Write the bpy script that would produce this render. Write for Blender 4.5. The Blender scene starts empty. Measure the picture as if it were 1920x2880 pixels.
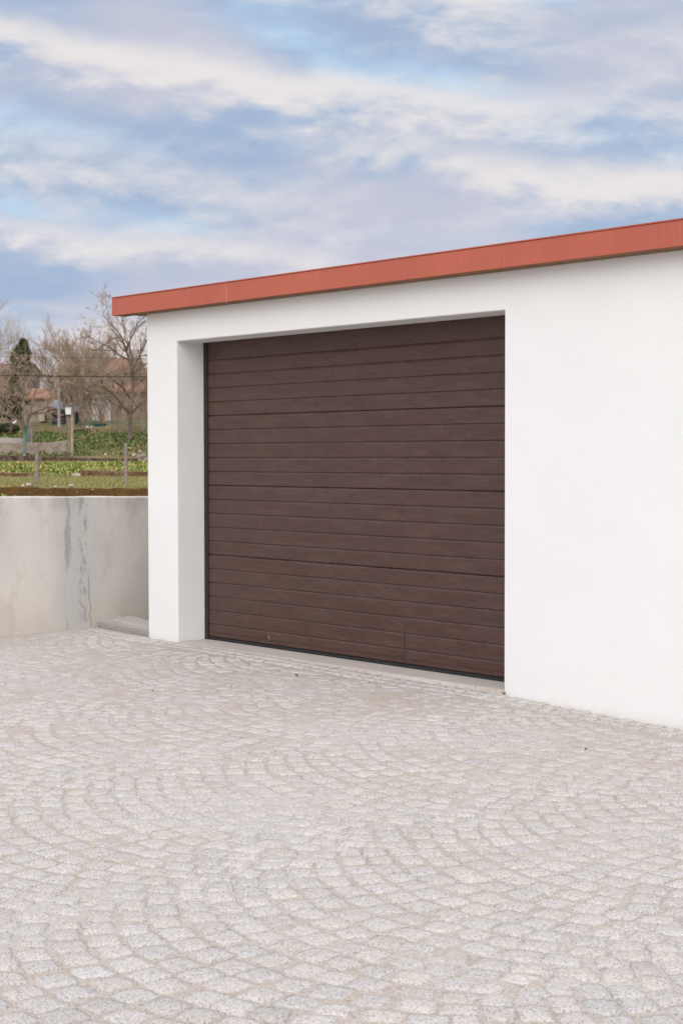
import bpy, bmesh, math, random
from math import sin, cos, pi, radians, sqrt, atan2, exp
from mathutils import Vector, Matrix, noise
random.seed(7)
sc = bpy.context.scene
col = sc.collection

# ------------------------------------------------------------------ camera
F, PITCH, ROLL, FA = 4539.07, 0.03489, 0.00171, -0.8625     # focal in photo px (1920x2880), pitch down, roll, facade angle
OX, OY = -1.32375, 13.0239                                   # foot of the door opening's left jamb
cam_d = bpy.data.cameras.new('camera')
cam = bpy.data.objects.new('camera', cam_d); col.objects.link(cam)
cam_d.sensor_fit = 'VERTICAL'; cam_d.sensor_height = 36.0; cam_d.sensor_width = 24.0
cam_d.lens = F/2880*36.0
cam_d.clip_end = 3000; cam_d.clip_start = .1
cam.matrix_world = Matrix.Translation((0, 0, 1.5)) @ Matrix.Rotation(pi/2-PITCH, 4, 'X') @ Matrix.Rotation(-ROLL, 4, 'Z')
cam_d.dof.use_dof = True; cam_d.dof.focus_distance = 10.5; cam_d.dof.aperture_fstop = 7.0
sc.camera = cam

# ------------------------------------------------------------------ exposure
sc.view_settings.view_transform = 'Standard'; sc.view_settings.look = 'None'
sc.view_settings.exposure = 0.0; sc.view_settings.gamma = 1.0
sc.view_settings.use_curve_mapping = False

# ------------------------------------------------------------------ node helper
class NT:
    def __init__(s, tree): s.t = tree; s.n = tree.nodes; s.l = tree.links
    def node(s, typ, ins=None, **kw):
        n = s.n.new(typ)
        for k, v in kw.items(): setattr(n, k, v)
        for k, v in (ins or {}).items():
            if isinstance(v, bpy.types.NodeSocket): s.l.new(v, n.inputs[k])
            else: n.inputs[k].default_value = v
        return n
    def m(s, op, a, b=None, c=None, clamp=False):
        n = s.n.new('ShaderNodeMath'); n.operation = op; n.use_clamp = clamp
        for i, v in enumerate((a, b, c)):
            if v is None: continue
            if isinstance(v, bpy.types.NodeSocket): s.l.new(v, n.inputs[i])
            else: n.inputs[i].default_value = v
        return n.outputs[0]
    def mix(s, f, a, b, blend='MIX'):
        n = s.n.new('ShaderNodeMix'); n.data_type = 'RGBA'; n.blend_type = blend
        for k, v in ((0, f), (6, a), (7, b)):
            if isinstance(v, bpy.types.NodeSocket): s.l.new(v, n.inputs[k])
            else: n.inputs[k].default_value = v if k == 0 else (tuple(v)+(1,))[:4]
        return n.outputs[2]
    def ramp(s, v, lo, hi, a=0., b=1., smooth=True):
        n = s.n.new('ShaderNodeMapRange'); n.interpolation_type = 'SMOOTHSTEP' if smooth else 'LINEAR'
        n.clamp = True
        s.l.new(v, n.inputs[0])
        for i, x in enumerate((lo, hi, a, b)): n.inputs[i+1].default_value = x
        return n.outputs[0]
    def mapv(s, v, scale=(1, 1, 1), loc=(0, 0, 0), rot=(0, 0, 0)):
        n = s.node('ShaderNodeMapping', {0: v}); n.inputs['Scale'].default_value = scale
        n.inputs['Location'].default_value = loc; n.inputs['Rotation'].default_value = rot
        return n.outputs[0]
    def noise(s, v, scale, detail=4, rough=.5, dist=0.):
        n = s.node('ShaderNodeTexNoise', {'Vector': v, 'Scale': scale, 'Detail': detail, 'Roughness': rough, 'Distortion': dist})
        return n.outputs[0]

# ------------------------------------------------------------------ sky and sun
SUN_EL, SUN_AZ = radians(34), radians(190)          # azimuth clockwise from +Y: behind the camera, to its left
w = bpy.data.worlds.new('World'); sc.world = w; w.use_nodes = True
nt = NT(w.node_tree); nt.n.clear()
sky = nt.n.new('ShaderNodeTexSky'); sky.sky_type = 'NISHITA'; sky.sun_disc = False
sky.sun_elevation = SUN_EL; sky.sun_rotation = SUN_AZ; sky.air_density = 1.1; sky.dust_density = 1.5; sky.ozone_density = 1.4
tc = nt.n.new('ShaderNodeTexCoord').outputs['Generated']
sep = nt.node('ShaderNodeSeparateXYZ', {0: tc}).outputs
X_, Y_, Z_ = sep[0], sep[1], sep[2]
# large and fine billows, stretched sideways and tipped down to the right
base = nt.mapv(tc, scale=(1.0, 1.0, 2.5), rot=(0, radians(2), 0))
warp = nt.node('ShaderNodeTexNoise', {'Vector': base, 'Scale': 5.0, 'Detail': 3}).outputs['Color']
wv = nt.node('ShaderNodeVectorMath', {0: warp, 1: (.5, .5, .5)}, operation='SUBTRACT').outputs[0]
wv = nt.node('ShaderNodeVectorMath', {0: wv}, operation='SCALE'); wv.inputs['Scale'].default_value = .07
bw = nt.node('ShaderNodeVectorMath', {0: base, 1: wv.outputs[0]}, operation='ADD').outputs[0]
nA = nt.noise(bw, 7.0, 7, .5)
nB = nt.noise(nt.mapv(bw, loc=(3.1, 1.7, 5.3)), 15.0, 7, .55)
nC = nt.noise(nt.mapv(bw, loc=(7.1, 4.7, 2.3)), 34.0, 5, .55)
nD = nt.noise(nt.mapv(bw, loc=(3.1, 1.7, 5.3-.035)), 15.0, 5, .55)      # same billows a little higher: lit tops, shaded undersides
nE = nt.noise(nt.mapv(bw, loc=(7.1, 4.7, 2.3-.016)), 34.0, 5, .55)
relief = nt.m('ADD', nt.m('SUBTRACT', nB, nD), nt.m('MULTIPLY', nt.m('SUBTRACT', nC, nE), .6))
wob = nt.m('MULTIPLY', nt.m('SUBTRACT', nB, .5), .030)
wob2 = nt.m('MULTIPLY', nt.m('SUBTRACT', nC, .5), .016)
ez = nt.m('ADD', nt.m('ADD', Z_, wob), wob2)
def band(u0, v0, slope, width, amp, uc=None, uw=1.0, top=1.0):
    """soft cloud band through (u0, v0), sharper on its upper edge when top < 1"""
    e = nt.m('SUBTRACT', ez, nt.m('MULTIPLY_ADD', X_, slope, v0-slope*u0))
    up = nt.m('MAXIMUM', e, 0.0); dn = nt.m('MINIMUM', e, 0.0)
    e2 = nt.m('ADD', nt.m('POWER', nt.m('DIVIDE', up, width*top), 2.0), nt.m('POWER', nt.m('DIVIDE', nt.m('ABSOLUTE', dn), width), 2.0))
    if uc is not None:
        e2 = nt.m('ADD', e2, nt.m('POWER', nt.m('ABSOLUTE', nt.m('DIVIDE', nt.m('SUBTRACT', X_, uc), uw)), 2.0))
    g = nt.m('POWER', 2.718, nt.m('MULTIPLY', e2, -1.0))
    return nt.m('MULTIPLY', g, amp)
def U(X): return (X-784)/3707
def V(Y): return (1046-Y)/3707
def addall(l):
    a = l[0]
    for b in l[1:]: a = nt.m('ADD', a, b)
    return a
white = addall([
    band(U(0), V(120), -.15, .020, .9, U(60), .12, .6), band(U(600), V(215), -.12, .022, .95, U(640), .17, .6),
    band(U(1000), V(275), -.09, .022, .75, U(1150), .16, .9),
    band(U(1080), V(50), -.15, .036, .95, U(1070), .055, .9), band(U(1480), V(170), -.1, .03, .6, U(1490), .05, .9),
    band(U(1150), V(395), -.11, .015, .95, U(1150), .13, .6), band(U(1500), V(455), -.05, .016, .9, U(1500), .08, .7),
    band(U(100), V(395), -.12, .030, .55, U(150), .13, .9), band(U(520), V(470), -.12, .024, .45, U(520), .12, .9),
    band(U(100), V(545), -.08, .012, .8, U(60), .09, .6), band(U(560), V(598), -.10, .013, .85, U(560), .09, .6),
    band(U(330), V(860), 0, .035, 1.0, U(420), .08, 1.0), band(U(180), V(790), 0, .030, .50, U(160), .07, 1.0),
    band(U(640), V(20), -.1, .02, .45, U(640), .1, 1.0)])
shade = addall([
    band(U(350), V(110), -.15, .030, .9, U(330), .09, .9), band(U(0), V(200), -.13, .018, .8, U(40), .07),
    band(U(420), V(290), -.12, .020, .9, U(420), .16, .8), band(U(850), V(330), -.12, .020, .85, U(850), .14, .8),
    band(U(1200), V(180), -.12, .030, .75, U(1200), .12), band(U(1400), V(60), -.1, .035, .75, U(1450), .07),
    band(U(850), V(110), -.1, .022, .5, U(850), .06), band(U(1000), V(480), -.05, .020, .9, U(1050), .20, .8), band(U(1400), V(330), -.05, .016, .6, U(1400), .06),
    band(U(400), V(400), -.1, .016, .5, U(500), .12), band(U(60), V(460), -.1, .012, .6, U(60), .12),
    band(U(150), V(640), -.05, .026, .95, U(200), .2), band(U(60), V(40), 0, .02, .6, U(60), .08),
    band(U(200), V(740), 0, .03, .5, U(100), .2)])
gap = addall([
    band(U(680), V(115), -.15, .018, .9, U(690), .07), band(U(1100), V(225), -.08, .013, .9, U(1080), .10),
    band(U(90), V(265), -.15, .016, .9, U(70), .06), band(U(1300), V(335), -.08, .015, .8, U(1320), .10),
    band(U(250), V(505), -.08, .011, .9, U(180), .10), band(U(1250), V(40), 0, .022, .7, U(1265), .03),
    band(U(590), V(370), -.1, .012, .4, U(600), .1), band(U(1000), V(560), -.1, .008, .4, U(1000), .05)])
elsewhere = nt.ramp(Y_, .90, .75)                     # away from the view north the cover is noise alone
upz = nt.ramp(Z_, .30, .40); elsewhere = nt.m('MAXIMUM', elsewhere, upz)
nAs = nt.m('SUBTRACT', nA, .5); nBs = nt.m('SUBTRACT', nB, .5); nCs = nt.m('SUBTRACT', nC, .5)
wm = addall([nt.m('MULTIPLY', white, .88), nt.m('MULTIPLY', nBs, .85), nt.m('MULTIPLY', nCs, .5), nt.m('MULTIPLY', elsewhere, nt.ramp(nA, .35, .65, 0, .9)), nt.m('MULTIPLY', gap, -.35), nt.m('MULTIPLY', shade, -.35)])
wm = nt.m('ADD', wm, nt.m('MULTIPLY', relief, 1.1))
wm = nt.ramp(wm, -.38, 1.25)
sm = addall([shade, nt.m('MULTIPLY', nAs, .8), nt.m('MULTIPLY', nCs, .5), nt.m('MULTIPLY', elsewhere, .5), nt.m('MULTIPLY', gap, -.8)])
sm = nt.m('ADD', sm, nt.m('MULTIPLY', relief, -1.3))
sm = nt.ramp(sm, -.58, .62)
bg = nt.node('ShaderNodeVectorMath', {0: sky.outputs[0]}, operation='SCALE'); bg.inputs['Scale'].default_value = .10
blue = nt.mix(.80, bg.outputs[0], (.53, .73, .94))
c_ = nt.mix(sm, blue, (.375, .485, .67))
lav = nt.ramp(nt.noise(nt.mapv(tc, scale=(1, 1, 2.2), loc=(1.3, 9.1, 4)), 6.0, 3, .5), .42, .62)
c_ = nt.mix(nt.m('MULTIPLY', lav, .75), c_, (.60, .60, .70))
c_ = nt.mix(nt.m('MULTIPLY', wm, .97), c_, (.83, .79, .785))
warm = band(U(330), V(870), 0, .030, 1.0, U(480), .07, 1.0)
c_ = nt.mix(nt.m('MULTIPLY', warm, .6), c_, (.98, .84, .76))
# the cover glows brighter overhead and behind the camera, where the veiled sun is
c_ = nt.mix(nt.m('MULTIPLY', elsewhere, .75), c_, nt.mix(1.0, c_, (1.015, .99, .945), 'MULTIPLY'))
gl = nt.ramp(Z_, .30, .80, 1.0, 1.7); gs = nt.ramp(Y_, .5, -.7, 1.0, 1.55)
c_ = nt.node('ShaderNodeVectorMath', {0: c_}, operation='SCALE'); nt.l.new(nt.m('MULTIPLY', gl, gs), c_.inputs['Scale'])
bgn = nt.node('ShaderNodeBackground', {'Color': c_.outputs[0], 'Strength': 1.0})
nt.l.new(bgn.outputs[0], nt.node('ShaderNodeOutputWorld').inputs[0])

sd = bpy.data.lights.new('sun', 'SUN'); sd.energy = 1.5; sd.angle = radians(50); sd.color = (1.0, .96, .87)
so = bpy.data.objects.new('sun', sd); col.objects.link(so)
dv = Vector((sin(SUN_AZ)*cos(SUN_EL), cos(SUN_AZ)*cos(SUN_EL), sin(SUN_EL)))
so.rotation_euler = dv.to_track_quat('Z', 'Y').to_euler()

# ------------------------------------------------------------------ placement: photo measurements to world metres
def ray(px, py):
    v = ((px-960)/F, 1.0, -(py-1440)/F)
    c, s = cos(ROLL), sin(ROLL); X = v[0]*c+v[2]*s; Z = -v[0]*s+v[2]*c
    c, s = cos(PITCH), sin(PITCH); return Vector((X, c+Z*s, -s+Z*c))
def A(zx, zy, D):                                       # measured in an enlargement of the far garden; D metres away
    r = ray(zx/3.5636, 820+zy/3.5636); return Vector((0, 0, 1.5))+r*(D/r.y)
CA, SA = cos(FA), sin(FA)
def l2w(x, y, z=0): return Vector((OX+x*CA-y*SA, OY+x*SA+y*CA, z))
def w2l(X, Y): dx, dy = X-OX, Y-OY; return dx*CA+dy*SA, -dx*SA+dy*CA
def on_plane(px, py, yl):                               # point on a plane parallel to the facade -> local x, z
    r = ray(px, py); a = -r.x*SA+r.y*CA; y0 = w2l(0, 0)[1]
    t = (yl-y0)/a; p = r*t; return w2l(p.x, p.y)[0], 1.5+p.z
def interp(x, tab):
    if x <= tab[0][0]: return tab[0][1]
    for (a, b), (c, d) in zip(tab, tab[1:]):
        if x <= c: return b+(d-b)*(x-a)/(c-a)
    return tab[-1][1]
ZG = [(-1.6, .02), (-.4, .004), (0, -.004), (1.8, -.010), (3.6, -.024), (5.4, -.078), (9, -.15), (14, -.2)]
def zg(x, y):
    return interp(x, ZG) - .012*min(1, max(0, -y-.3)/1.5)*(1 if x < 4 else .4) + .008*noise.noise(Vector((x*.6, y*.6, 0)))
def ground_hit(px, py):
    r = ray(px, py); z = 0
    for _ in range(8):
        t = (z-1.5)/r.z; p = r*t; lx, ly = w2l(p.x, p.y); z = zg(lx, ly)
    return Vector((p.x, p.y, z))

# ------------------------------------------------------------------ object helpers
def link(name, me, mat=None, parent=None, smooth=False):
    o = bpy.data.objects.new(name, me); col.objects.link(o)
    if mat is not None:
        for m_ in (mat if isinstance(mat, (list, tuple)) else [mat]): me.materials.append(m_)
    if parent is not None: o.parent = parent
    if smooth: me.polygons.foreach_set('use_smooth', [True]*len(me.polygons))
    return o
def tag(o, label=None, cat=None, group=None, kind=None):
    if label: o['label'] = label
    if cat: o['category'] = cat
    if group: o['group'] = group
    if kind: o['kind'] = kind
    return o
def empty(name, loc, label, cat, rz=0, group=None):
    o = bpy.data.objects.new(name, None); col.objects.link(o); o.location = loc; o.rotation_euler = (0, 0, rz)
    o.empty_display_size = .2
    return tag(o, label, cat, group)
class G:
    """vertex and face lists for one mesh"""
    def __init__(s): s.v = []; s.f = []; s.mi = []; s.c = []
    def face(s, idx, mi=0): s.f.append(idx); s.mi.append(mi)
    def box(s, x0, x1, y0, y1, z0, z1, jit=0, mi=0):
        n = len(s.v); r = lambda: random.uniform(-jit, jit) if jit else 0
        for z in (z0, z1):
            for x, y in ((x0, y0), (x1, y0), (x1, y1), (x0, y1)): s.v.append((x+r(), y+r(), z+r()))
        for q in ((3, 2, 1, 0), (4, 5, 6, 7), (0, 1, 5, 4), (1, 2, 6, 5), (2, 3, 7, 6), (3, 0, 4, 7)): s.face([n+i for i in q], mi)
    def tube(s, pts, rad, sides=6, mi=0, cap=True):
        n0 = len(s.v); m = len(pts)
        up = Vector((0.31, .17, .94)).normalized()
        for i, p in enumerate(pts):
            p = Vector(p); d = (Vector(pts[min(i+1, m-1)])-Vector(pts[max(i-1, 0)]))
            d = d.normalized() if d.length > 1e-9 else Vector((0, 0, 1))
            u = d.cross(up if abs(d.dot(up)) < .95 else Vector((1, 0, 0))).normalized(); v = d.cross(u)
            r = rad[i] if isinstance(rad, (list, tuple)) else rad
            for k in range(sides):
                a = 2*pi*k/sides; q = p+u*(r*cos(a))+v*(r*sin(a)); s.v.append((q.x, q.y, q.z))
        for i in range(m-1):
            for k in range(sides):
                a = n0+i*sides+k; b = n0+i*sides+(k+1) % sides
                s.face([a, b, b+sides, a+sides], mi)
        if cap:
            s.face([n0+k for k in range(sides)], mi); s.face([n0+(m-1)*sides+k for k in reversed(range(sides))], mi)
    def mesh(s, name):
        me = bpy.data.meshes.new(name); me.from_pydata(s.v, [], s.f)
        if any(s.mi): me.polygons.foreach_set('material_index', s.mi)
        if s.c:
            at = me.color_attributes.new('tint', 'FLOAT_COLOR', 'POINT')
            at.data.foreach_set('color', [q for c in s.c for q in c])
        me.update(); return me
def bevel(o, wd=.01, seg=2, ang=40):
    m_ = o.modifiers.new('bevel', 'BEVEL'); m_.width = wd; m_.segments = seg; m_.limit_method = 'ANGLE'; m_.angle_limit = radians(ang)
    return o
def extrude_outline(pts, y0, y1):                       # outline in x,z; solid between y0 and y1
    g = G(); n = len(pts)
    g.v = [(x, y0, z) for x, z in pts]+[(x, y1, z) for x, z in pts]
    g.face(list(range(n))); g.face(list(reversed(range(n, 2*n))))
    for i in range(n):
        j = (i+1) % n; g.face([j, i, i+n, j+n])
    return g

# ------------------------------------------------------------------ materials
def material(name, fn, rough=.8, spec=.3):
    m_ = bpy.data.materials.new(name); m_.use_nodes = True
    t = NT(m_.node_tree); b = t.n['Principled BSDF']
    b.inputs['Roughness'].default_value = rough; b.inputs['Specular IOR Level'].default_value = spec
    t.oc = t.n.new('ShaderNodeTexCoord').outputs['Object']
    t.sep = t.node('ShaderNodeSeparateXYZ', {0: t.oc}).outputs
    t.b = b
    def bump(h, st, dist):
        n = t.node('ShaderNodeBump', {'Height': h, 'Strength': st, 'Distance': dist}); t.l.new(n.outputs[0], b.inputs['Normal'])
    t.bump = bump
    def setc(c): t.l.new(c, b.inputs['Base Color'])
    t.setc = setc
    fn(t); return m_
def plain(name, c1, c2, scale=6., rough=.85, spec=.2, bumpd=0, stretch=(1, 1, 1)):
    def fn(t):
        v = t.mapv(t.oc, scale=stretch)
        n = t.noise(v, scale, 5, .6); t.setc(t.mix(t.ramp(n, .3, .7), c1, c2))
        if bumpd: t.bump(n, .6, bumpd)
    return material(name, fn, rough, spec)

def f_stucco(t):
    n1 = t.noise(t.oc, 1.1, 5, .6); n2 = t.noise(t.oc, 190, 3, .6); n3 = t.noise(t.mapv(t.oc, scale=(1, 1, .25)), 9, 4, .6)
    c = t.mix(t.ramp(n1, .3, .75), (.785, .785, .78), (.75, .75, .75))
    c = t.mix(t.m('MULTIPLY', t.ramp(n3, .62, .8), .05), c, (.6, .59, .57))
    # splash dirt along the foot of the wall
    ht = t.m('ADD', t.sep[2], t.m('MULTIPLY', t.sep[0], .012))
    edge = t.m('ADD', ht, t.m('MULTIPLY', t.m('SUBTRACT', t.noise(t.mapv(t.oc, scale=(1, 1, .5)), 14, 5, .7), .5), .12))
    c = t.mix(t.m('MULTIPLY', t.ramp(edge, .05, -.04), .35), c, (.60, .55, .46))
    t.setc(c)
    t.bump(t.m('ADD', t.noise(t.oc, 3.2, 3, .5), t.m('MULTIPLY', n2, .05)), .35, .02)
M_stucco = material('white_stucco', f_stucco, .92, .2)

def f_fascia(t):
    st = t.noise(t.mapv(t.oc, scale=(60, 60, 1.5)), 2.0, 5, .65); n = t.noise(t.oc, 2.0, 4, .6)
    c = t.mix(t.ramp(n, .3, .7), (.47, .118, .072), (.42, .105, .068))
    c = t.mix(t.m('MULTIPLY', t.ramp(st, .52, .75), .30), c, (.60, .26, .20)); t.setc(c)
    t.l.new(t.ramp(st, .3, .7, .36, .55), t.b.inputs['Roughness'])
M_fascia = material('red_painted_sheet', f_fascia, .45, .35)
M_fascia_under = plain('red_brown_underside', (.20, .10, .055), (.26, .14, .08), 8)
M_seam = plain('pale_sealant', (.58, .24, .18), (.5, .18, .13), 30, .6)

def f_door(t):
    # embossed wood grain in the sheet: long fibres plus fine flecks
    wv = t.noise(t.mapv(t.oc, scale=(1.2, 1, 9)), 2.2, 4, .6)
    x2 = t.node('ShaderNodeCombineXYZ', {0: t.sep[0], 1: t.sep[1], 2: t.m('MULTIPLY_ADD', wv, .10, t.sep[2])}).outputs[0]
    g1 = t.noise(t.mapv(x2, scale=(3.0, 1, 55)), 3.0, 6, .7)
    g2 = t.noise(t.mapv(x2, scale=(22, 1, 130)), 2.2, 4, .65)
    g3 = t.noise(t.mapv(x2, scale=(2.2, 1, 11)), 1.8, 4, .65)
    c = t.mix(t.ramp(g3, .38, .66), (.060, .0205, .0135), (.080, .0355, .0265))
    c = t.mix(t.m('MULTIPLY', t.ramp(g1, .47, .66), .75), c, (.037, .018, .014))
    c = t.mix(t.m('MULTIPLY', t.ramp(g2, .55, .72), .35), c, (.10, .066, .058)); t.setc(c)
    t.l.new(t.ramp(t.m('ADD', g3, t.m('MULTIPLY', g2, .4)), .5, .85, .26, .46), t.b.inputs['Roughness'])
    t.b.inputs['Coat Weight'].default_value = .04; t.b.inputs['Coat Roughness'].default_value = .25
    t.bump(t.m('ADD', t.m('MULTIPLY', g1, .7), t.m('MULTIPLY', g2, 1.3)), .7, .0028)
M_door = material('brown_wood_grain_steel', f_door, .5, .55)
M_rubber = plain('black_rubber', (.012, .013, .014), (.02, .021, .022), 20, .6, .4)
M_scratch = plain('pale_scratch', (.42, .38, .36), (.34, .30, .28), 50)
M_scuff = plain('dark_scuff', (.030, .018, .015), (.022, .012, .010), 50, .4, .5)

def f_thresh(t):
    n = t.noise(t.mapv(t.oc, scale=(1, 1.5, 1)), 2.2, 5, .6); f = t.noise(t.oc, 160, 2, .6); d = t.noise(t.oc, 11, 5, .7)
    c = t.mix(t.ramp(n, .3, .7), (.50, .445, .405), (.43, .385, .35)); c = t.mix(t.m('MULTIPLY', t.ramp(d, .52, .72), .4), c, (.36, .31, .26))
    c = t.mix(.10, c, t.mix(t.ramp(f, .4, .6), (.2, .18, .16), (.7, .68, .65))); t.setc(c); t.bump(f, .2, .002)
M_thresh = material('smooth_cement', f_thresh, .85, .25)

def granite(name, tone, warm=0.0):
    def fn(t):
        v = t.node('ShaderNodeTexVoronoi', {'Vector': t.oc, 'Scale': 330.0}); cr = t.node('ShaderNodeSeparateColor', {0: v.outputs['Color']}).outputs
        v2 = t.node('ShaderNodeTexVoronoi', {'Vector': t.oc, 'Scale': 210.0}); cr2 = t.node('ShaderNodeSeparateColor', {0: v2.outputs['Color']}).outputs
        big = t.noise(t.oc, 5., 4, .6); med = t.noise(t.oc, 34, 4, .65)
        tint = t.node('ShaderNodeAttribute', attribute_name='tint').outputs['Color']
        c = t.mix(t.ramp(cr[0], .22, .46, smooth=False), (.25*tone, .237*tone, .23*tone), (.56*tone, .527*tone, .492*tone))
        c = t.mix(t.ramp(cr2[1], .68, .78), c, (.60*tone, .575*tone, .545*tone))
        c = t.mix(t.ramp(cr2[0], .90, .96), c, (.26*tone, .25*tone, .25*tone))
        c = t.mix(t.m('MULTIPLY', t.ramp(med, .46, .64), .45), c, (.54*tone, .475*tone, .43*tone))
        c = t.mix(t.m('MULTIPLY', t.ramp(big, .45, .75), .25+warm), c, (.50*tone, .42*tone, .345*tone))
        if name == 'granite_setts': c = t.mix(1.0, c, tint, 'MULTIPLY')
        t.setc(c)
        t.bump(t.m('ADD', t.noise(t.oc, 60, 5, .7), t.m('MULTIPLY', t.noise(t.oc, 300, 2, .5), .25)), (.35 if name == 'granite_setts' else .8), (.0018 if name == 'granite_setts' else .006))
    return material(name, fn, .9, .2)
M_sett = granite('granite_setts', .97)
M_curb = granite('rough_granite', .80)

def f_sand(t):
    n = t.noise(t.oc, 3.0, 5, .6); f = t.noise(t.oc, 240, 3, .7); m2 = t.noise(t.oc, 26, 5, .65)
    v = t.node('ShaderNodeTexVoronoi', {'Vector': t.oc, 'Scale': 240.0}); cr = t.node('ShaderNodeSeparateColor', {0: v.outputs['Color']}).outputs
    c = t.mix(t.ramp(t.noise(t.oc, .8, 4, .6), .40, .58), (.50, .47, .44), (.455, .39, .33))
    c = t.mix(t.m('MULTIPLY', t.ramp(m2, .46, .66), .65), c, (.32, .245, .18))
    c = t.mix(t.m('MULTIPLY', t.ramp(cr[0], .62, .85), .55), c, (.27, .25, .235)); c = t.mix(t.m('MULTIPLY', t.ramp(cr[1], .65, .85), .6), c, (.62, .59, .56)); t.setc(c)
    t.bump(t.m('ADD', m2, t.m('MULTIPLY', f, .3)), .7, .006)
M_sand = material('joint_sand', f_sand, .95, .15)

def f_conc(t):
    # local frame of the wall: y along the wall, z up. Poured concrete with damp runs, rust freckles and one crack
    yy, zz = t.sep[1], t.sep[2]
    n1 = t.noise(t.mapv(t.oc, scale=(1, 1, .7)), 2.4, 6, .6); n2 = t.noise(t.mapv(t.oc, scale=(1, 1, .45)), 7, 5, .65); f = t.noise(t.oc, 120, 3, .6)
    c = t.mix(t.ramp(n1, .34, .68), (.72, .675, .62), (.62, .585, .545))
    c = t.mix(t.m('MULTIPLY', t.ramp(n2, .5, .75), .32), c, (.46, .40, .34))
    c = t.mix(t.m('MULTIPLY', t.ramp(zz, .45, -.02), .35), c, (.55, .46, .36))
    wobl = t.m('MULTIPLY', t.m('SUBTRACT', t.noise(t.mapv(t.oc, scale=(1, 0, 1)), 3.2, 4, .6), .5), .16)
    def strip(y0, wd, lean=0.0):
        return t.m('ABSOLUTE', t.m('DIVIDE', t.m('SUBTRACT', t.m('ADD', t.m('MULTIPLY_ADD', zz, lean, yy), wobl), y0), wd))
    halo = t.ramp(t.m('ADD', strip(-.19, .26), t.m('MULTIPLY', t.m('SUBTRACT', n2, .5), .9)), 1.0, .35)
    c = t.mix(t.m('MULTIPLY', halo, .6), c, (.54, .54, .54))
    k = t.noise(t.mapv(t.oc, scale=(1, 1.6, .35), loc=(2, 1, 0)), 9, 5, .6); k2 = t.noise(t.mapv(t.oc, scale=(1, 2, 1.2), loc=(5, 4, 1)), 11, 5, .65)
    s1 = t.m('MULTIPLY', t.ramp(strip(-.25, .046), 1.0, .55), t.ramp(t.m('ADD', k, t.m('MULTIPLY', zz, -.06)), .42, .56))
    s2 = t.m('MULTIPLY', t.ramp(strip(-.095, .058), 1.0, .5), t.ramp(k2, .50, .62))
    c = t.mix(t.m('MULTIPLY', t.m('MAXIMUM', s1, s2), .62), c, (.25, .255, .26))
    rim = t.m('MULTIPLY', t.ramp(t.m('ADD', zz, t.m('MULTIPLY', t.m('SUBTRACT', n2, .5), .5)), .93, 1.16), .5)
    c = t.mix(t.m('MULTIPLY', rim, t.ramp(n1, .42, .62)), c, (.36, .30, .23))
    r2 = t.noise(t.mapv(t.oc, scale=(1, 2.5, 1), loc=(8, 3, 2)), 8, 4, .5)
    c = t.mix(t.m('MULTIPLY', t.ramp(r2, .70, .76), .5), c, (.38, .22, .12))
    cr = t.m('MULTIPLY', t.ramp(strip(-.02, .006, .03), 1.0, .3), t.ramp(zz, .52, .40))
    c = t.mix(t.m('MULTIPLY', cr, .8), c, (.09, .08, .07))
    c = t.mix(.14, c, t.mix(t.ramp(f, .35, .65), (.22, .2, .19), (.68, .66, .63))); t.setc(c)
    t.bump(t.m('ADD', n2, t.m('MULTIPLY', f, .25)), .35, .006)
M_conc = material('stained_concrete', f_conc, .9, .2)

def vary(name, stops, scale, rough=.95, bumpd=.02, det=6):
    def fn(t):
        n = t.noise(t.oc, scale, det, .65); r = t.node('ShaderNodeValToRGB', {0: n}); e = r.color_ramp.elements
        e[0].position, e[0].color = stops[0][0], stops[0][1]+(1,); e[1].position, e[1].color = stops[-1][0], stops[-1][1]+(1,)
        for p, c in stops[1:-1]: q = e.new(p); q.color = c+(1,)
        t.setc(r.outputs[0]); t.bump(n, .8, bumpd)
    return material(name, fn, rough, .15)
M_moss = vary('mossy_stone', [(.30, (.05, .024, .012)), (.42, (.12, .055, .022)), (.50, (.125, .080, .022)), (.58, (.075, .036, .016)), (.70, (.26, .20, .15))], 5.5)
M_darkst = vary('dark_damp_stone', [(.32, (.035, .022, .018)), (.48, (.09, .055, .042)), (.60, (.16, .12, .10)), (.74, (.32, .27, .24))], 3.0)
M_brownst = vary('brown_lichened_stone', [(.32, (.07, .035, .02)), (.5, (.16, .09, .05)), (.62, (.22, .15, .10)), (.76, (.34, .29, .24))], 4.)
M_soil = vary('garden_soil', [(.3, (.09, .085, .03)), (.5, (.17, .15, .06)), (.7, (.26, .20, .11))], .35, .95, .1)
M_post = vary('lichened_granite_post', [(.3, (.16, .12, .105)), (.5, (.27, .215, .19)), (.62, (.34, .26, .20)), (.8, (.46, .42, .38))], 9., .9, .01)
M_postgold = vary('yellow_lichen_post', [(.3, (.25, .20, .12)), (.5, (.38, .31, .19)), (.7, (.46, .39, .28))], 6., .9, .01)
M_bark = plain('grey_brown_bark', (.20, .15, .115), (.36, .285, .22), 5, .95)
M_barkd = plain('dark_bark', (.11, .085, .065), (.22, .175, .14), 5, .95)
M_twig = plain('pale_brown_twig', (.34, .25, .185), (.52, .40, .30), 3, .95)
M_twig2 = plain('brown_brush', (.25, .185, .14), (.38, .285, .21), 1.5, .95)
M_teal = plain('teal_painted_bark', (.12, .18, .17), (.20, .26, .235), 5, .9)
M_cable = plain('dark_cable', (.02, .02, .02), (.035, .035, .035), 5)
M_roof_or = vary('orange_roof_tiles', [(.3, (.28, .13, .085)), (.55, (.37, .19, .125)), (.75, (.34, .24, .19))], 2.5)
M_roof_rd = vary('weathered_red_tiles', [(.3, (.24, .12, .09)), (.55, (.36, .18, .13)), (.75, (.30, .20, .165))], 2.0)
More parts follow.
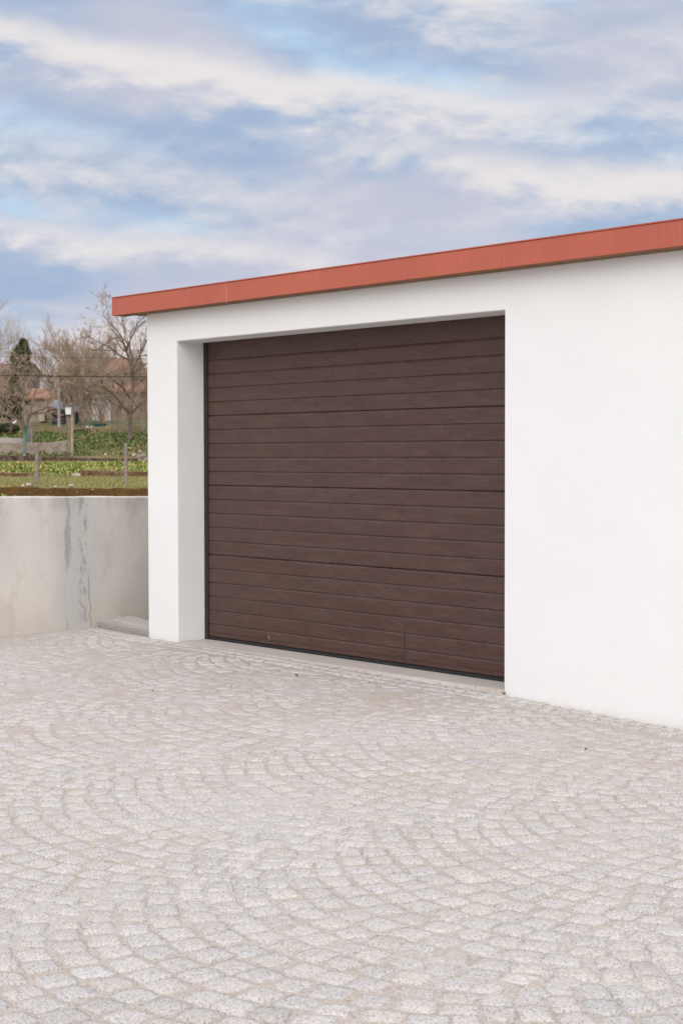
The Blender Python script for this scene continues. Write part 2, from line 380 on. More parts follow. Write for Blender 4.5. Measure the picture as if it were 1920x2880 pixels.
M_roof_br = vary('brown_roof_tiles', [(.3, (.13, .095, .08)), (.7, (.21, .16, .14))], 2.0)
M_wall_gr = vary('grey_render', [(.3, (.27, .24, .225)), (.55, (.42, .385, .36)), (.75, (.50, .46, .42))], 1.0)
M_wall_st = vary('stone_rubble', [(.3, (.17, .135, .11)), (.55, (.32, .265, .21)), (.75, (.42, .36, .28))], 2.5)
M_wall_br = vary('brown_render', [(.3, (.14, .105, .08)), (.7, (.26, .205, .16))], 1.2)
M_wall_wh = plain('pale_render', (.62, .62, .64), (.70, .69, .70), 1.)
M_dark = plain('dark_opening', (.02, .02, .025), (.035, .035, .04), 3)
M_red = plain('dull_red_paint', (.28, .05, .05), (.34, .08, .07), 3)
M_rust = plain('rust_orange', (.5, .2, .10), (.38, .22, .15), 2)
M_paleblue = plain('pale_blue_sheet', (.38, .42, .52), (.5, .54, .6), 2)
M_white = plain('white_plastic', (.72, .72, .74), (.8, .8, .8), 3, .6)
M_green = plain('dark_green_plastic', (.025, .10, .085), (.04, .14, .12), 3, .6)
M_block = vary('bare_concrete_blocks', [(.3, (.20, .16, .13)), (.5, (.33, .27, .22)), (.7, (.42, .36, .30))], 2.2)
M_stone_pale = vary('pale_stone', [(.3, (.36, .27, .20)), (.7, (.62, .52, .44))], 8.)
def tinted(name, rough=.75, trans=.0):
    def fn(t):
        c = t.node('ShaderNodeAttribute', attribute_name='tint').outputs['Color']; t.setc(c)
        if trans: t.b.inputs['Subsurface Weight'].default_value = 0
    return material(name, fn, rough, .25)
M_leaf = tinted('leaf_tint')

# ------------------------------------------------------------------ the ground
def zrow(row, D): return A(700, row, D).z
PROFILE = [(-80, -.45), (47.9, -.45), (48.15, zrow(1963, 48.2)), (61.8, zrow(1866, 62)), (62.3, zrow(1846, 62.3)), (87.8, zrow(1726, 88)), (88.35, zrow(1662, 88)),
           (89.8, zrow(1642, 90)), (90.5, zrow(1600, 90.5)), (110, zrow(1415, 110)), (118, zrow(1372, 118)), (130, zrow(1305, 130)), (180, zrow(1300, 180)), (400, 13), (2500, 15)]
def terrain():
    ys = sorted(set([-80, -20, 0, 8, 16, 30, 44, 47.9, 48.15]+[48.15+i*1.36 for i in range(11)]+[61.8, 62.3]+[62.3+i*2.54 for i in range(11)]+[88.35, 89.8, 90.5]+[92+i*2 for i in range(20)]+[140, 155, 180, 260, 400, 900, 2500]))
    xs = [-1500, -600, -250, -120, -70]+[-50+i*2 for i in range(30)]+[20, 40, 90, 250, 600, 1500]
    g = G()
    for y in ys:
        for x in xs:
            z = interp(y, PROFILE)
            if y > 92: z += .25*noise.noise(Vector((x*.2, y*.2, 1)))
            if y > 250: z += 8*max(0, noise.noise(Vector((x*.002, y*.002, 3))))
            if y < 47: z += .03*noise.noise(Vector((x*.3, y*.3, 5)))
            g.v.append((x, y, z))
    n = len(xs)
    for j in range(len(ys)-1):
        for i in range(n-1): g.face([j*n+i, j*n+i+1, (j+1)*n+i+1, (j+1)*n+i])
    return g
tag(link('terrain', terrain().mesh('terrain'), M_soil), kind='structure')

def wall_x(y):                                          # local x of the concrete wall's face
    return interp(y, [(-14, -.9), (-3, -1.12), (-.94, -1.225), (-.4, -1.258), (-.2, -1.278), (0, -1.305), (.2, -1.34), (.45, -1.375), (1.2, -1.44), (6, -1.6)])
def in_view(x, y, marg=2.3):
    p = l2w(x, y); return p.y > 3.2 and abs(p.x) < .2125*p.y+marg
def sand_level(x, y, top):
    v = Vector((x, y, 0))
    return top-.0058+.0042*min(1, max(0, (l2w(x, y).y-6.0)/3.5))*min(1, max(0, (-y-.15)/.5))-.0045*min(1, max(0, (y+.40)/.15))*min(1, max(0, x/2))+.0046*noise.noise(v*5.5)+.0046*noise.noise(v*13)+.0046*noise.noise(v*1.1)
g = G(); idx = {}
st = .03; X0, X1, Y0, Y1 = -1.62, 13.0, -14.0, .02
# fine bed of sand where it shows, coarse beyond
nx = int((9.6-X0)/st); ny = int((Y1+10.2)/st)
for j in range(ny+1):
    for i in range(nx+1):
        x = X0+i*st; y = Y1-j*st
        if not in_view(x, y, 2.5): continue
        xx = max(x, wall_x(y)-.05); z = sand_level(xx, y, zg(xx, y))
        idx[i, j] = len(g.v); g.v.append((xx, y, z))
for (i, j), a in idx.items():
    b = idx.get((i+1, j)); c = idx.get((i+1, j+1)); d = idx.get((i, j+1))
    if None not in (b, c, d): g.face([a, d, c, b])
o = link('paving_joint_sand', g.mesh('sand'), M_sand, smooth=True); o.location = (OX, OY, 0); o.rotation_euler.z = FA; tag(o, kind='structure')
g = G(); st2 = .5; nx = int((24+1.5)/st2); ny = int(16/st2)
for j in range(ny+1):
    for i in range(nx+1):
        x = -1.4+i*st2; y = .0-j*st2; g.v.append((x, y, zg(x, y)-.035))
for j in range(ny):
    for i in range(nx):
        a = j*(nx+1)+i; g.face([a, a+nx+1, a+nx+2, a+1])
o = link('yard_ground', g.mesh('yard'), M_sand); o.location = (OX, OY, 0); o.rotation_euler.z = FA; tag(o, kind='structure')

# granite setts: two straight rows along the facade, then nested segmental arcs in strips square to it
def setts():
    g = G(); N = 8
    RG = [-1, -.93, -.6, -.2, .2, .6, .93, 1]
    def sett(cx, cy, ang, hl, hw, shp=None):
        if not in_view(cx, cy): return
        if cx-.05 < wall_x(cy)+.02: return
        t = random.gauss(1.0, .036); wr = random.gauss(.003, .008); tint = (t*(1+wr), t, t*(1-wr*1.2), 1)
        p = random.uniform(4.5, 9.0); ca, sa = cos(ang), sin(ang); n0 = len(g.v)
        tx, ty = random.gauss(0, .012), random.gauss(0, .012); dz = random.gauss(0, .0010); sd_ = random.uniform(0, 99)
        kx, ky, sk = random.uniform(-.10, .10), random.uniform(-.12, .12), random.uniform(-.12, .12)
        top = zg(cx, cy); vis = l2w(cx, cy).y
        for j in range(N):
            for i in range(N):
                a, b = RG[i], RG[j]
                r = max(abs(a), abs(b)); q = (abs(a)**p+abs(b)**p)**(1/p) if r > 0 else 1
                f = r/q if r > 0 else 1
                x, y = a*f*hl, b*f*hw
                x *= 1+ky*b; y *= 1+kx*a; x += sk*y
                wz = noise.noise(Vector((sd_+a*1.1, b*1.1, cx)))
                if r > .84: x += .0065*noise.noise(Vector((sd_, a*2.6, b*2.6))); y += .0065*noise.noise(Vector((a*2.6, sd_, b*2.6)))
                z = .0014*wz+.0008*noise.noise(Vector((a*3, b*3, sd_)))+tx*x+ty*y+dz
                z -= .0012*r**4
                if r > .99: z -= .024
                elif r > .84: z -= .0022
                g.v.append((cx+x*ca-y*sa, cy+x*sa+y*ca, top+z)); g.c.append(tint)
        for j in range(N-1):
            for i in range(N-1):
                a = n0+j*N+i; g.face([a, a+1, a+N+1, a+N])
    # straight rows
    for row in range(2):
        x = -1.25+row*.06
        while x < 9.5:
            L = random.uniform(.10, .125)
            yy = -.062-row*.112
            if x+L/2 > wall_x(yy)+.05: sett(x+L/2, yy+random.gauss(0, .004), random.gauss(0, .05), L/2-.006, .0505)
            x += L
    Wd = 1.62; R = Wd/sqrt(2)*1.03; pch = .130
    for sidx in range(-5, 4):
        xc = 5.84+Wd*(sidx+.5); ph = random.uniform(0, pch)
        for k in range(-10, 130):
            yk = -k*pch+ph
            th = -radians(45); n = int(round(R*radians(90)/random.uniform(.124, .140))); dth = radians(90)/n; off = random.uniform(-.35, .35)*dth
            for i in range(-1, n+1):
                t_ = th+(i+.5)*dth+off+random.gauss(0, .05)*dth
                if abs(t_) > radians(46.5): continue
                cx = xc+R*sin(t_); cy = yk-(R*cos(t_)-R*cos(radians(45)))
                if cy > -.30 or cy < -13: continue
                hw = pch*cos(t_)/2-.0022*random.uniform(.1, 2.2); hl = R*dth/2-.0017*random.uniform(.0, 2.4)
                if abs(t_) > radians(41): hl *= .85
                sett(cx+random.gauss(0, .003), cy+random.gauss(0, .004), t_+random.gauss(0, .065)*(1+.8*min(1, max(0, -cy-.5)<3.5)), hl, hw)
    return g
gs_ = setts(); print('setts verts', len(gs_.v))
o = link('cobblestone_paving', gs_.mesh('setts'), M_sett, smooth=True); o.location = (OX, OY, 0); o.rotation_euler.z = FA; tag(o, kind='structure')
m_ = o.data; m_.polygons.foreach_set('use_smooth', [True]*len(m_.polygons))

# ------------------------------------------------------------------ the garage
W_, H_, T_, XL, DP = 3.62522, 2.42036, 2.67061, -.425, .272
garage = empty('garage', (OX, OY, 0), 'white rendered garage with a red roof edge and a wide brown door', 'garage', FA)
XR, BK = 10.5, 6.4
front = extrude_outline([(XL, -.4), (0, -.4), (0, H_), (W_, H_), (W_, -.4), (XR, -.4), (XR, T_), (XL, T_)], 0, DP)
bevel(link('front_wall', front.mesh('front_wall'), M_stucco, garage), .009, 3)
g = G(); g.box(XL+.002, XL+.25, DP+.001, BK, -.4, T_); g.box(XR-.25, XR-.002, DP+.001, BK, -.4, T_); g.box(XL+.251, XR-.251, BK-.25, BK-.002, -.4, T_)
link('side_and_back_walls', g.mesh('w'), M_stucco, garage)
g = G(); g.box(XL-.32, XR+.3, -.0, BK+.25, T_+.012, T_+.10)
link('roof', g.mesh('roof'), M_roof_rd, garage)
seam_x = on_plane(637, 830, -.128)[0]
FX = XL-.328
fas = empty('fascia', (0, 0, 0), None, None); fas.parent = garage
def fascia_board(x0, x1):
    g = G(); g.box(x0, x1, -.128, -.003, T_-.003, T_+.144)
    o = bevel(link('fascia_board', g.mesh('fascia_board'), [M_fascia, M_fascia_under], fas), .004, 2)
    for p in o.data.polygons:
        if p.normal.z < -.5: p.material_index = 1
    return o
fascia_board(FX, seam_x-.002); fascia_board(seam_x+.002, XR+.32)
g = G(); g.box(seam_x-.004, seam_x+.004, -.1315, -.12, T_-.004, T_+.1455); g.v[0:0] = []
link('joint_strip', g.mesh('joint'), M_seam, fas)
g = G(); g.box(FX-.003, XR+.323, -.133, .02, T_+.1445, T_+.152)         # folded drip edge on top
link('top_flashing', g.mesh('flash'), M_fascia, fas)
g = G(); g.box(0.001, W_-.001, .004, .9, -.35, .0)
for i, v in enumerate(g.v):
    if v[2] > -.01: g.v[i] = (v[0], v[1], -.001)
bevel(link('threshold', g.mesh('threshold'), M_thresh, garage), .006, 2)
g = G()
n = 90
for i in range(n+1):                                                  # crumbly mortar fillet before the threshold
    x = i*W_/n; z = zg(x, -.02); r = random.uniform(0, .006)
    g.v += [(x, .004, -.002), (x, -.004-r*.6, min(-.004, z+.004)), (x, -.010-r, z-.006)]
for i in range(n):
    a = i*3; g.face([a, a+1, a+4, a+3]); g.face([a+1, a+2, a+5, a+4])
link('mortar_joint', g.mesh('mortar'), M_sand, garage)

door = empty('garage_door', (0, 0, 0), None, None); door.parent = garage
gro = [2.277-.1129*k for k in range(20)]
def section(z0, z1, name='door_section'):
    g = G(); yf = DP+.003; pr = []                                    # profile (y, z), bottom to top
    gz = sorted([z for z in gro if z0+.02 < z < z1-.02])
    pr.append((yf+.009, z0+.0008)); pr.append((yf+.0015, z0+.006)); pr.append((yf, z0+.010))
    for z in gz: pr += [(yf, z-.0150), (yf+.0040, z-.0065), (yf+.0072, z-.0008), (yf+.0076, z+.0012), (yf+.0015, z+.0030), (yf, z+.0048)]
    pr += [(yf, z1-.0150), (yf+.0040, z1-.0065), (yf+.009, z1-.0012)]
    xs = [0.0-.06+i*(W_+.12)/60 for i in range(61)]
    for x in xs:
        for y, z in pr:
            dy = .0016*noise.noise(Vector((x*1.3, z*4, 2)))            # the skin is never quite flat
            g.v.append((x, y+dy, z))
    m = len(pr)
    for i in range(60):
        for j in range(m-1): g.face([i*m+j, (i+1)*m+j, (i+1)*m+j+1, i*m+j+1])
    o = link(name, g.mesh(name), M_door, door, smooth=True); o.data.set_sharp_from_angle(angle=radians(18)); return o
cuts = [.024, gro[14], gro[9], gro[4], H_+.06]
for a, b in zip(cuts, cuts[1:]): section(a, b)
g = G(); g.box(-.06, W_+.06, DP+.013, DP+.045, 0.02, H_+.08); link('door_core', g.mesh('core'), M_dark, door)
g = G(); g.box(.0, W_, DP+.0015, DP+.012, 0.0, .0235); link('bottom_seal', g.mesh('bs'), M_rubber, door)
g = G(); g.box(.0, W_, DP-.0005, DP+.0022, .0635, .0655); link('bottom_rail_lip', g.mesh('lip'), M_door, door)
for x0, x1 in ((.001, .047), (W_-.047, W_-.001)):
    g = G()
    for i in range(40):
        z0 = i*(H_)/40; z1 = (i+1)*H_/40-.0; jit = .004*noise.noise(Vector((i*.9, x0, 0))) if z1 < 1.6 else 0
        g.v += [(x0+(jit if x0 < 1 else 0), DP-.006, z0), (x1, DP-.004, z0), (x1, DP+.004, z0)]
    g.v += [(x0, DP-.006, H_-.001), (x1, DP-.004, H_-.001), (x1, DP+.004, H_-.001)]
    for i in range(40):
        a = i*3; g.face([a, a+1, a+4, a+3]); g.face([a+1, a+2, a+5, a+4])
    link('side_seal', g.mesh('ss'), M_rubber, door)
def stroke(name, pts, wd, mat):
    g = G(); q = [on_plane(a, b, DP+.002) for a, b in pts]
    for k, (x, z) in enumerate(q):
        w2 = wd*(1-.6*abs(2*k/(len(q)-1)-1)); g.v += [(x-w2, DP+.0015, z), (x+w2, DP+.0015, z)]
    for k in range(len(q)-1): g.face([2*k, 2*k+1, 2*k+3, 2*k+2])
    link(name, g.mesh(name), mat, door)
stroke('scratch', [(754, 1784), (757, 1793), (759, 1800)], .004, M_scratch)
stroke('scuff_mark', [(1140, 1760), (1136, 1772), (1135, 1800), (1137, 1825), (1136, 1848)], .0035, M_scuff)
stroke('scratch', [(1146, 1850), (1149, 1857)], .003, M_scratch)

# ------------------------------------------------------------------ concrete wall and kerb stone beside the garage
cw = empty('retaining_wall', (OX, OY, 0), 'stained grey concrete boundary wall with dark damp runs left of the garage', 'wall', FA)
g = G(); ys = [-14+i*.25 for i in range(40)]+[-4+i*.06 for i in range(84)]+[1.04+i*.4 for i in range(16)]
rows = 14
def topz(y): return interp(y, [(-14, 1.30), (-.94, 1.163), (.9, 1.128), (7.5, 1.05)])+.003*noise.noise(Vector((y*3, 0, 0)))
for y in ys:
    x = wall_x(y)
    for k in range(rows):
        z = -.5+(topz(y)+.5-.006)*k/(rows-1); b = .006*noise.noise(Vector((y*1.5, z*1.5, 0)))
        g.v.append((x+b, y, z))
    g.v += [(x-.008, y, topz(y)), (x-.20, y, topz(y)+.004), (x-.20, y, -.5)]
m = rows+3
for i in range(len(ys)-1):
    for j in range(m-1): g.face([i*m+j, i*m+j+1, (i+1)*m+j+1, (i+1)*m+j])
g.face([j for j in range(m)])
link('wall_body', g.mesh('cw'), M_conc, cw, smooth=False)
for p in cw.children[0].data.polygons: p.use_smooth = True
cw.children[0].data.set_sharp_from_angle(angle=radians(35))

def kerb():
    g = G(); n = 34; x0, x1 = -1.345, XL-.012
    for i in range(n+1):
        x = x0+(x1-x0)*i/n; zb = zg(x, 0); rn = lambda a, s=1: noise.noise(Vector((x*9*s, a, 0)))
        e = .012*max(0, 1-(i/2)) if i < 2 else 0
        tz = zb+.077+.012*rn(1)+.012*rn(7, .4)
        yf = .062+.004*rn(2)
        prof = [(yf, -.1), (yf, zb), (yf-.002+.004*rn(3), zb+.04), (yf+.004+e, tz-.010-.006*abs(rn(4, 2))), (yf+.016+.010*rn(5, 1.5), tz), (yf+.09, tz+.010+.014*rn(8, 1.6)), (yf+.17, tz+.016+.018*rn(9, 1.3)), (yf+.215+.02*rn(6), tz+.004), (yf+.235+.02*rn(6), -.1)]
        g.v += [(x, y, z) for y, z in prof]
    m = 9
    for i in range(n):
        for j in range(m-1): g.face([i*m+j, (i+1)*m+j, (i+1)*m+j+1, i*m+j+1])
    g.face(list(reversed(range(m)))); g.face([n*m+j for j in range(m)])
    return g
o = link('kerb_stone', kerb().mesh('kerb'), M_curb); o.location = (OX, OY, 0); o.rotation_euler.z = FA
tag(o, 'rough hewn granite kerb stone between the concrete wall and the white pillar', 'kerb stone')

# ------------------------------------------------------------------ small things on the paving
def leaf_on_ground(name, px, py, size, mat, label, cat, rz=0, curl=.3):
    g = G(); n = 6
    for i in range(n+1):
        t = i/n; wd = size*.32*sin(pi*min(.98, t+.02))**.8
        for sgn in (-1, 0, 1): g.v.append((size*(t-.5), sgn*wd, size*.06+abs(sgn)*wd*.6+curl*size*(t-.5)**2*1.6))
    for i in range(n):
        for k in range(2): a = i*3+k; g.face([a, a+1, a+4, a+3])
    o = link(name, g.mesh(name), mat); p = ground_hit(px, py); o.location = p+Vector((0, 0, .003)); o.rotation_euler = (random.uniform(-.1, .1), random.uniform(-.1, .1), rz)
    s_ = o.modifiers.new('t', 'SOLIDIFY'); s_.thickness = .0012
    return tag(o, label, cat)
M_yl = plain('yellow_leaf', (.62, .52, .20), (.55, .48, .25), 40); M_bl = plain('brown_leaf', (.13, .09, .045), (.20, .14, .07), 60)
leaf_on_ground('fallen_leaf', 587, 1843, .035, M_yl, 'small pale yellow leaf lying on the setts near the garage pillar', 'leaf', .3)
leaf_on_ground('fallen_leaf', 1646, 2111, .028, M_bl, 'brown curled leaf lying on the open paving before the white wall', 'leaf', 1.1, .8)
leaf_on_ground('fallen_leaf', 835, 1904, .040, M_bl, 'brown leaf scrap on the setts below the middle of the door', 'leaf', 2.0, .8)
leaf_on_ground('twig_scrap', 430, 1944, .022, M_bl, 'tiny dark scrap on the setts in front of the concrete wall', 'debris', .4, .6)
leaf_on_ground('twig_scrap', 651, 1933, .022, M_bl, 'tiny dark scrap on the setts below the left end of the door', 'debris', 1.4, .6)
def tuft(lx, ly, n, h, label, mat=M_leaf):
    g = G(); random.seed(int(lx*100))
    for i in range(n):
        a = random.uniform(0, 2*pi); r = random.uniform(0, .012); x, y = r*cos(a), -abs(r*sin(a)); L = h*random.uniform(.5, 1); b = random.uniform(.2, .7)*L
        px, py = -sin(a)*.0016, cos(a)*.0016; k = len(g.v)
        g.v += [(x-px, y-py, 0), (x+px, y+py, 0), (x+cos(a)*b*.4+px, y-abs(sin(a))*b*.4+py, L*.6), (x+cos(a)*b*.4-px, y-abs(sin(a))*b*.4-py, L*.6), (x+cos(a)*b, y-abs(sin(a))*b, L)]
        g.face([k, k+1, k+2, k+3]); g.face([k+3, k+2, k+4]); c = random.choice([(.28, .26, .12, 1), (.38, .33, .18, 1), (.22, .22, .10, 1)]); g.c += [c]*5
    o = link('weed', g.mesh('weed'), mat); o.location = l2w(lx, ly, zg(lx, ly)-.002); o.rotation_euler.z = FA
    tag(o, label, 'weed')
tuft(W_+.012, -.006, 22, .026, 'tiny weed tuft in the corner where threshold meets white wall')

# ------------------------------------------------------------------ garden walls, posts and stones behind the concrete wall
def mx(name, fn_list, D, thick, mat, label, cat, jit=.02, step=.3, smooth=True):
    """low wall facing the camera: fn_list = [(zx, row_top)], bottom row fixed below ground"""
    xs0, xs1 = A(fn_list[0][0], 1700, D).x, A(fn_list[-1][0], 1700, D).x
    o = empty(name, (xs0, D, 0), label, cat); g = G(); n = max(2, int((xs1-xs0)/step)); R_ = 5
    tab = [(A(a, 1700, D).x, A(a, b, D).z) for a, b in fn_list]; zb = interp(D-.05, PROFILE)-.3; M2 = 2*R_
    for i in range(n+1):
        x = xs0+(xs1-xs0)*i/n; zt = interp(x, tab)+jit*noise.noise(Vector((x*1.9, D, 0)))+jit*.5*noise.noise(Vector((x*6, D, 0)))
        for k in range(R_):
            z = zb+(zt-.02-zb)*k/(R_-1); g.v.append((x-xs0, jit*1.3*noise.noise(Vector((x*3, z*4, D))), z))
        for k in range(R_):
            z = zt-(zt-zb)*k/(R_-1); g.v.append((x-xs0, thick+(0 if k else -.03)+jit*noise.noise(Vector((x*3, z*4, D+9))), z))
    for i in range(n):
        for j in range(M2-1): g.face([i*M2+j, (i+1)*M2+j, (i+1)*M2+j+1, i*M2+j+1])
    g.face(list(reversed(range(M2)))); g.face([n*M2+j for j in range(M2)])
    link('wall_body', g.mesh(name), mat, o, smooth=False); return o
mx('mossy_wall', [(-900, 1950), (0, 1961), (700, 1966), (1480, 1974), (6500, 2000)], 48, .35, M_moss, 'low brown mossy stone wall seen just above the concrete wall', 'wall', .05, .08)
mx('low_stone_wall', [(-700, 1808), (0, 1814), (420, 1822), (745, 1834)], 62, .3, M_brownst, 'lower brown stone edging wall left of the pale block in the garden', 'wall', .03, .15)
mx('garden_stone_wall', [(786, 1788), (1000, 1796), (1250, 1800), (1480, 1806), (5200, 1825)], 62, .35, M_brownst, 'taller brown stone wall right of the pale block before the cabbage bed', 'wall', .025, .15)
mx('dark_terrace_wall', [(-800, 1640), (0, 1644), (400, 1650), (700, 1660), (1000, 1668), (1390, 1672)], 88, .4, M_darkst, 'long dark damp terrace wall behind the cabbage bed', 'wall', .05, .2)
mx('concrete_block_wall', [(-700, 1512), (0, 1510), (330, 1512), (470, 1516), (680, 1490)], 90, .2, M_block, 'bare concrete block wall behind the teal tree trunk', 'wall', .006, .6)
mx('grey_slab_wall', [(-700, 1462), (0, 1464), (238, 1470)], 94, .2, M_wall_gr, 'pale grey slab wall topping the block wall at the left', 'wall', .005, 1.)

def rock(name, zx, zy, wz, hz, D, mat, label, cat='stone', group=None, seed=0):
    s_ = D/F/3.5636; bm = bmesh.new(); bmesh.ops.create_icosphere(bm, subdivisions=3, radius=1)
    for v in bm.verts:
        d = 1+.28*noise.noise(v.co*1.4+Vector((seed, 0, 0)))+.08*noise.noise(v.co*4+Vector((seed, 3, 0)))
        v.co = Vector((v.co.x*wz*s_/2*d, v.co.y*wz*s_/2*.8*d, v.co.z*hz*s_/2*d))
    me = bpy.data.meshes.new(name); bm.to_mesh(me); bm.free(); o = link(name, me, mat); o.location = A(zx, zy, D); o.rotation_euler.z = seed
    return tag(o, label, cat, group)
for i, (zx, zy, a, b, lab) in enumerate([(236, 1947, 44, 24, 'small rounded pale stone on the mossy wall, left of the bigger one'), (290, 1936, 68, 38, 'largest grey stone lying on the mossy wall near the left granite post'),
        (514, 1958, 26, 14, 'smallest pale stone on the mossy wall'), (560, 1958, 54, 18, 'flat pale stone on the mossy wall left of the pinkish one'), (718, 1944, 58, 28, 'pinkish stone on the mossy wall at its middle')]):
    rock('loose_stone', zx, zy, a, b, 48.15, M_stone_pale, lab, group='stones on the mossy wall', seed=i*1.7)
rock('loose_stone', 930, 1984, 26, 16, 47.99, M_stone_pale, 'pale chip of stone in the face of the mossy wall', seed=9)
g = G(); p0 = A(768, 1850, 62); g.box(-.17, .17, -.1, .3, -.35, .10, .012)
o = bevel(link('stone_block', g.mesh('block'), M_stone_pale), .02); o.location = p0; tag(o, 'squared pale stone block between the two garden edging walls', 'stone')
for i, (zx, zy, a, b) in enumerate([(1060, 1633, 30, 26), (1402, 1600, 34, 30), (1345, 1640, 50, 34), (1395, 1655, 60, 46), (1440, 1650, 70, 60), (1462, 1690, 60, 60), (1405, 1690, 70, 50), (1450, 1730, 60, 50)]):
    lab = ['white stone lying on the dark terrace wall between the posts', 'white stone topping the rubble heap beside the garage', 'tan stone at the left foot of the rubble heap', 'brown stone in the middle of the rubble heap', 'big stone at the right of the rubble heap, against the garage edge',
           'stone low in the rubble heap at the garage edge', 'stone under the middle of the rubble heap', 'lowest stone of the rubble heap beside the garage'][i]
    rock('rubble_stone', zx, zy, a, b, 87.9, M_stone_pale if i < 3 else M_wall_st, lab, group='rubble stones' if i else None, seed=i*2.3)

def post(name, zx0, zt, zx1, zb, wz, D, mat, label, sink=.3, group=None):
    t = A(zx0, zt, D); b = A(zx1, zb, D); h = wz*D/F/3.5636/2; g = G(); n = 8
    for k in range(n+1):
        c = (t-b)*(k/n); c.z -= sink*(1-k/n); w2 = h*(1.08-.12*k/n)
        for j, (sx, sy) in enumerate(((-1, -1), (1, -1), (1, 1), (-1, 1))):
            d = 1+.10*noise.noise(Vector((k*.8, j*3, D+zx0))); g.v.append((c.x+sx*w2*d, c.y+sy*w2*d, c.z))
    for k in range(n):
        for j in range(4): a = k*4+j; c2 = k*4+(j+1) % 4; g.face([a, c2, c2+4, a+4])
    g.face([3, 2, 1, 0]); g.face([n*4+j for j in range(4)])
    o = link(name, g.mesh(name), mat); o.location = b; bevel(o, h*.15, 1); return tag(o, label, 'post', group)
post('granite_post', 374, 1518, 364, 1962, 34, 50, M_post, 'rough granite fence post with orange lichen, left of the two in the grass', group='granite posts in the grass')
post('granite_post', 1262, 1524, 1262, 1968, 31, 50, M_post, 'rough grey granite fence post in the grass near the garage', group='granite posts in the grass')
post('concrete_post', 697, 1228, 696, 1645, 25, 89.8, M_post, 'tall grey concrete post at the end of the block wall', group='tall posts')
post('concrete_post', 724, 1222, 725, 1645, 26, 89.7, M_postgold, 'tall post covered in yellow lichen beside the grey one', group='tall posts')
post('vine_post', 315, 1300, 315, 1510, 26, 93, M_post, 'pinkish granite post standing behind the forked tree', group='vine posts')
post('vine_post', 283, 1330, 283, 1510, 18, 93.5, M_teal, 'thin greenish post just right of the teal trunk', group='vine posts')
post('pier', 690, 1490, 690, 1640, 40, 89.95, M_wall_st, 'short pale pier closing the end of the block wall')
b1 = A(690, 1232, 89.6); g = G(); g.box(-.16, .14, -.10, .1, .0, .36, .004); g.box(-.19, .17, -.13, .13, .361, .385, .004)
o = bevel(link('white_box', g.mesh('wb'), M_white), .01); o.location = b1; tag(o, 'white box fixed on top of the tall concrete post', 'box')

# ------------------------------------------------------------------ vegetation
def leaves(name, n, pick, size, colours, kind=None, label=None, cat=None, mat=M_leaf, seed=1, parent=None, cup=.3, up=.6):
    random.seed(seed); g = G()
    for i in range(n):
        p, sc_ = pick(i)
        if p is None: continue
        a = random.uniform(0, 2*pi); el = random.gauss(up, .5); L = size*sc_*random.uniform(.6, 1.3); wd = L*random.uniform(.35, .6)
        d = Vector((cos(a)*cos(el), sin(a)*cos(el), sin(el))); s2 = Vector((-sin(a), cos(a), random.uniform(-.5, .5))).normalized()*wd/2; nn = d.cross(s2).normalized()*L*cup*random.uniform(-1, 1)
        k = len(g.v); q = [p-s2*.3, p+s2*.3, p+d*L*.55+s2+nn, p+d*L+nn*.2, p+d*L*.55-s2+nn]
        g.v += [tuple(v) for v in q]; g.face([k, k+1, k+2, k+3, k+4])
        c = random.choice(colours); v_ = random.uniform(.75, 1.25); g.c += [(c[0]*v_, c[1]*v_, c[2]*v_, 1)]*5
    o = link(name, g.mesh(name), mat, parent)
    return tag(o, label, cat, None, kind)
def field(x0, x1, y0, y1, h, clump=1.):
    def pick(i):
        x = random.uniform(x0, x1); y = random.uniform(y0, y1)
        q = noise.noise(Vector((x*clump, y*clump, 0)))
        return Vector((x, y, interp(y, PROFILE)+h*random.random()**1.3*max(.25, 1+q))), 1
    return pick
GREENS = [(.14, .20, .035), (.20, .25, .05), (.27, .29, .08), (.10, .15, .03), (.38, .36, .10), (.17, .22, .07)]
leaves('cabbage_bed', 34000, field(-23, 6, 62.9, 87.5, .06, 1.2), .17, GREENS+[(.55, .42, .17), (.24, .27, .06), (.32, .33, .08)], 'stuff', 'bright green and yellow leafy cabbage rows behind the low stone walls', 'vegetables', seed=2, up=.3)
leaves('upper_cabbage_bed', 19500, field(-27, 6, 89, 108, .20, .6), .19, [(.06, .12, .03), (.09, .16, .035), (.13, .20, .05), (.05, .09, .03), (.14, .12, .05), (.32, .24, .10)], 'stuff', 'darker green vegetable patch on the slope behind the block wall', 'vegetables', seed=3, up=.5)
GR = [(.20, .20, .065), (.31, .27, .11), (.38, .31, .15), (.14, .16, .05), (.27, .245, .09)]
def blades(n, x0, x1, y0, y1, h, seed, cols, name, label):
    random.seed(seed); g = G()
    for i in range(n):
        x = random.uniform(x0, x1); y = random.uniform(y0, y1); z = interp(y, PROFILE)
        q = .5+.9*max(0, .5+noise.noise(Vector((x*.7, y*.7, 4)))); 
        if y > 60.0: q *= 1.0+1.6*max(0, noise.noise(Vector((x*.5, 3, 7))))
        L = h*q*random.uniform(.5, 1.2); a = random.uniform(0, 2*pi); b = random.uniform(.1, .5)*L; wd = .012+.012*random.random(); k = len(g.v)
        g.v += [(x-wd, y, z-.01), (x+wd, y, z-.01), (x+cos(a)*b, y+sin(a)*b, z+L)]; g.face([k, k+1, k+2])
        c = random.choice(cols); v_ = random.uniform(.8, 1.2); gg = noise.noise(Vector((x*.5, y*.5, 9))); g.c += [(c[0]*v_*(1-.2*gg), c[1]*v_, c[2]*v_, 1)]*3
    tag(link(name, g.mesh(name), M_leaf), label, 'grass', None, 'stuff')
blades(50000, -19, 5.5, 48.4, 61.8, .085, 5, GR, 'garden_grass', 'yellowish green rough grass between the mossy wall and the stone edging')
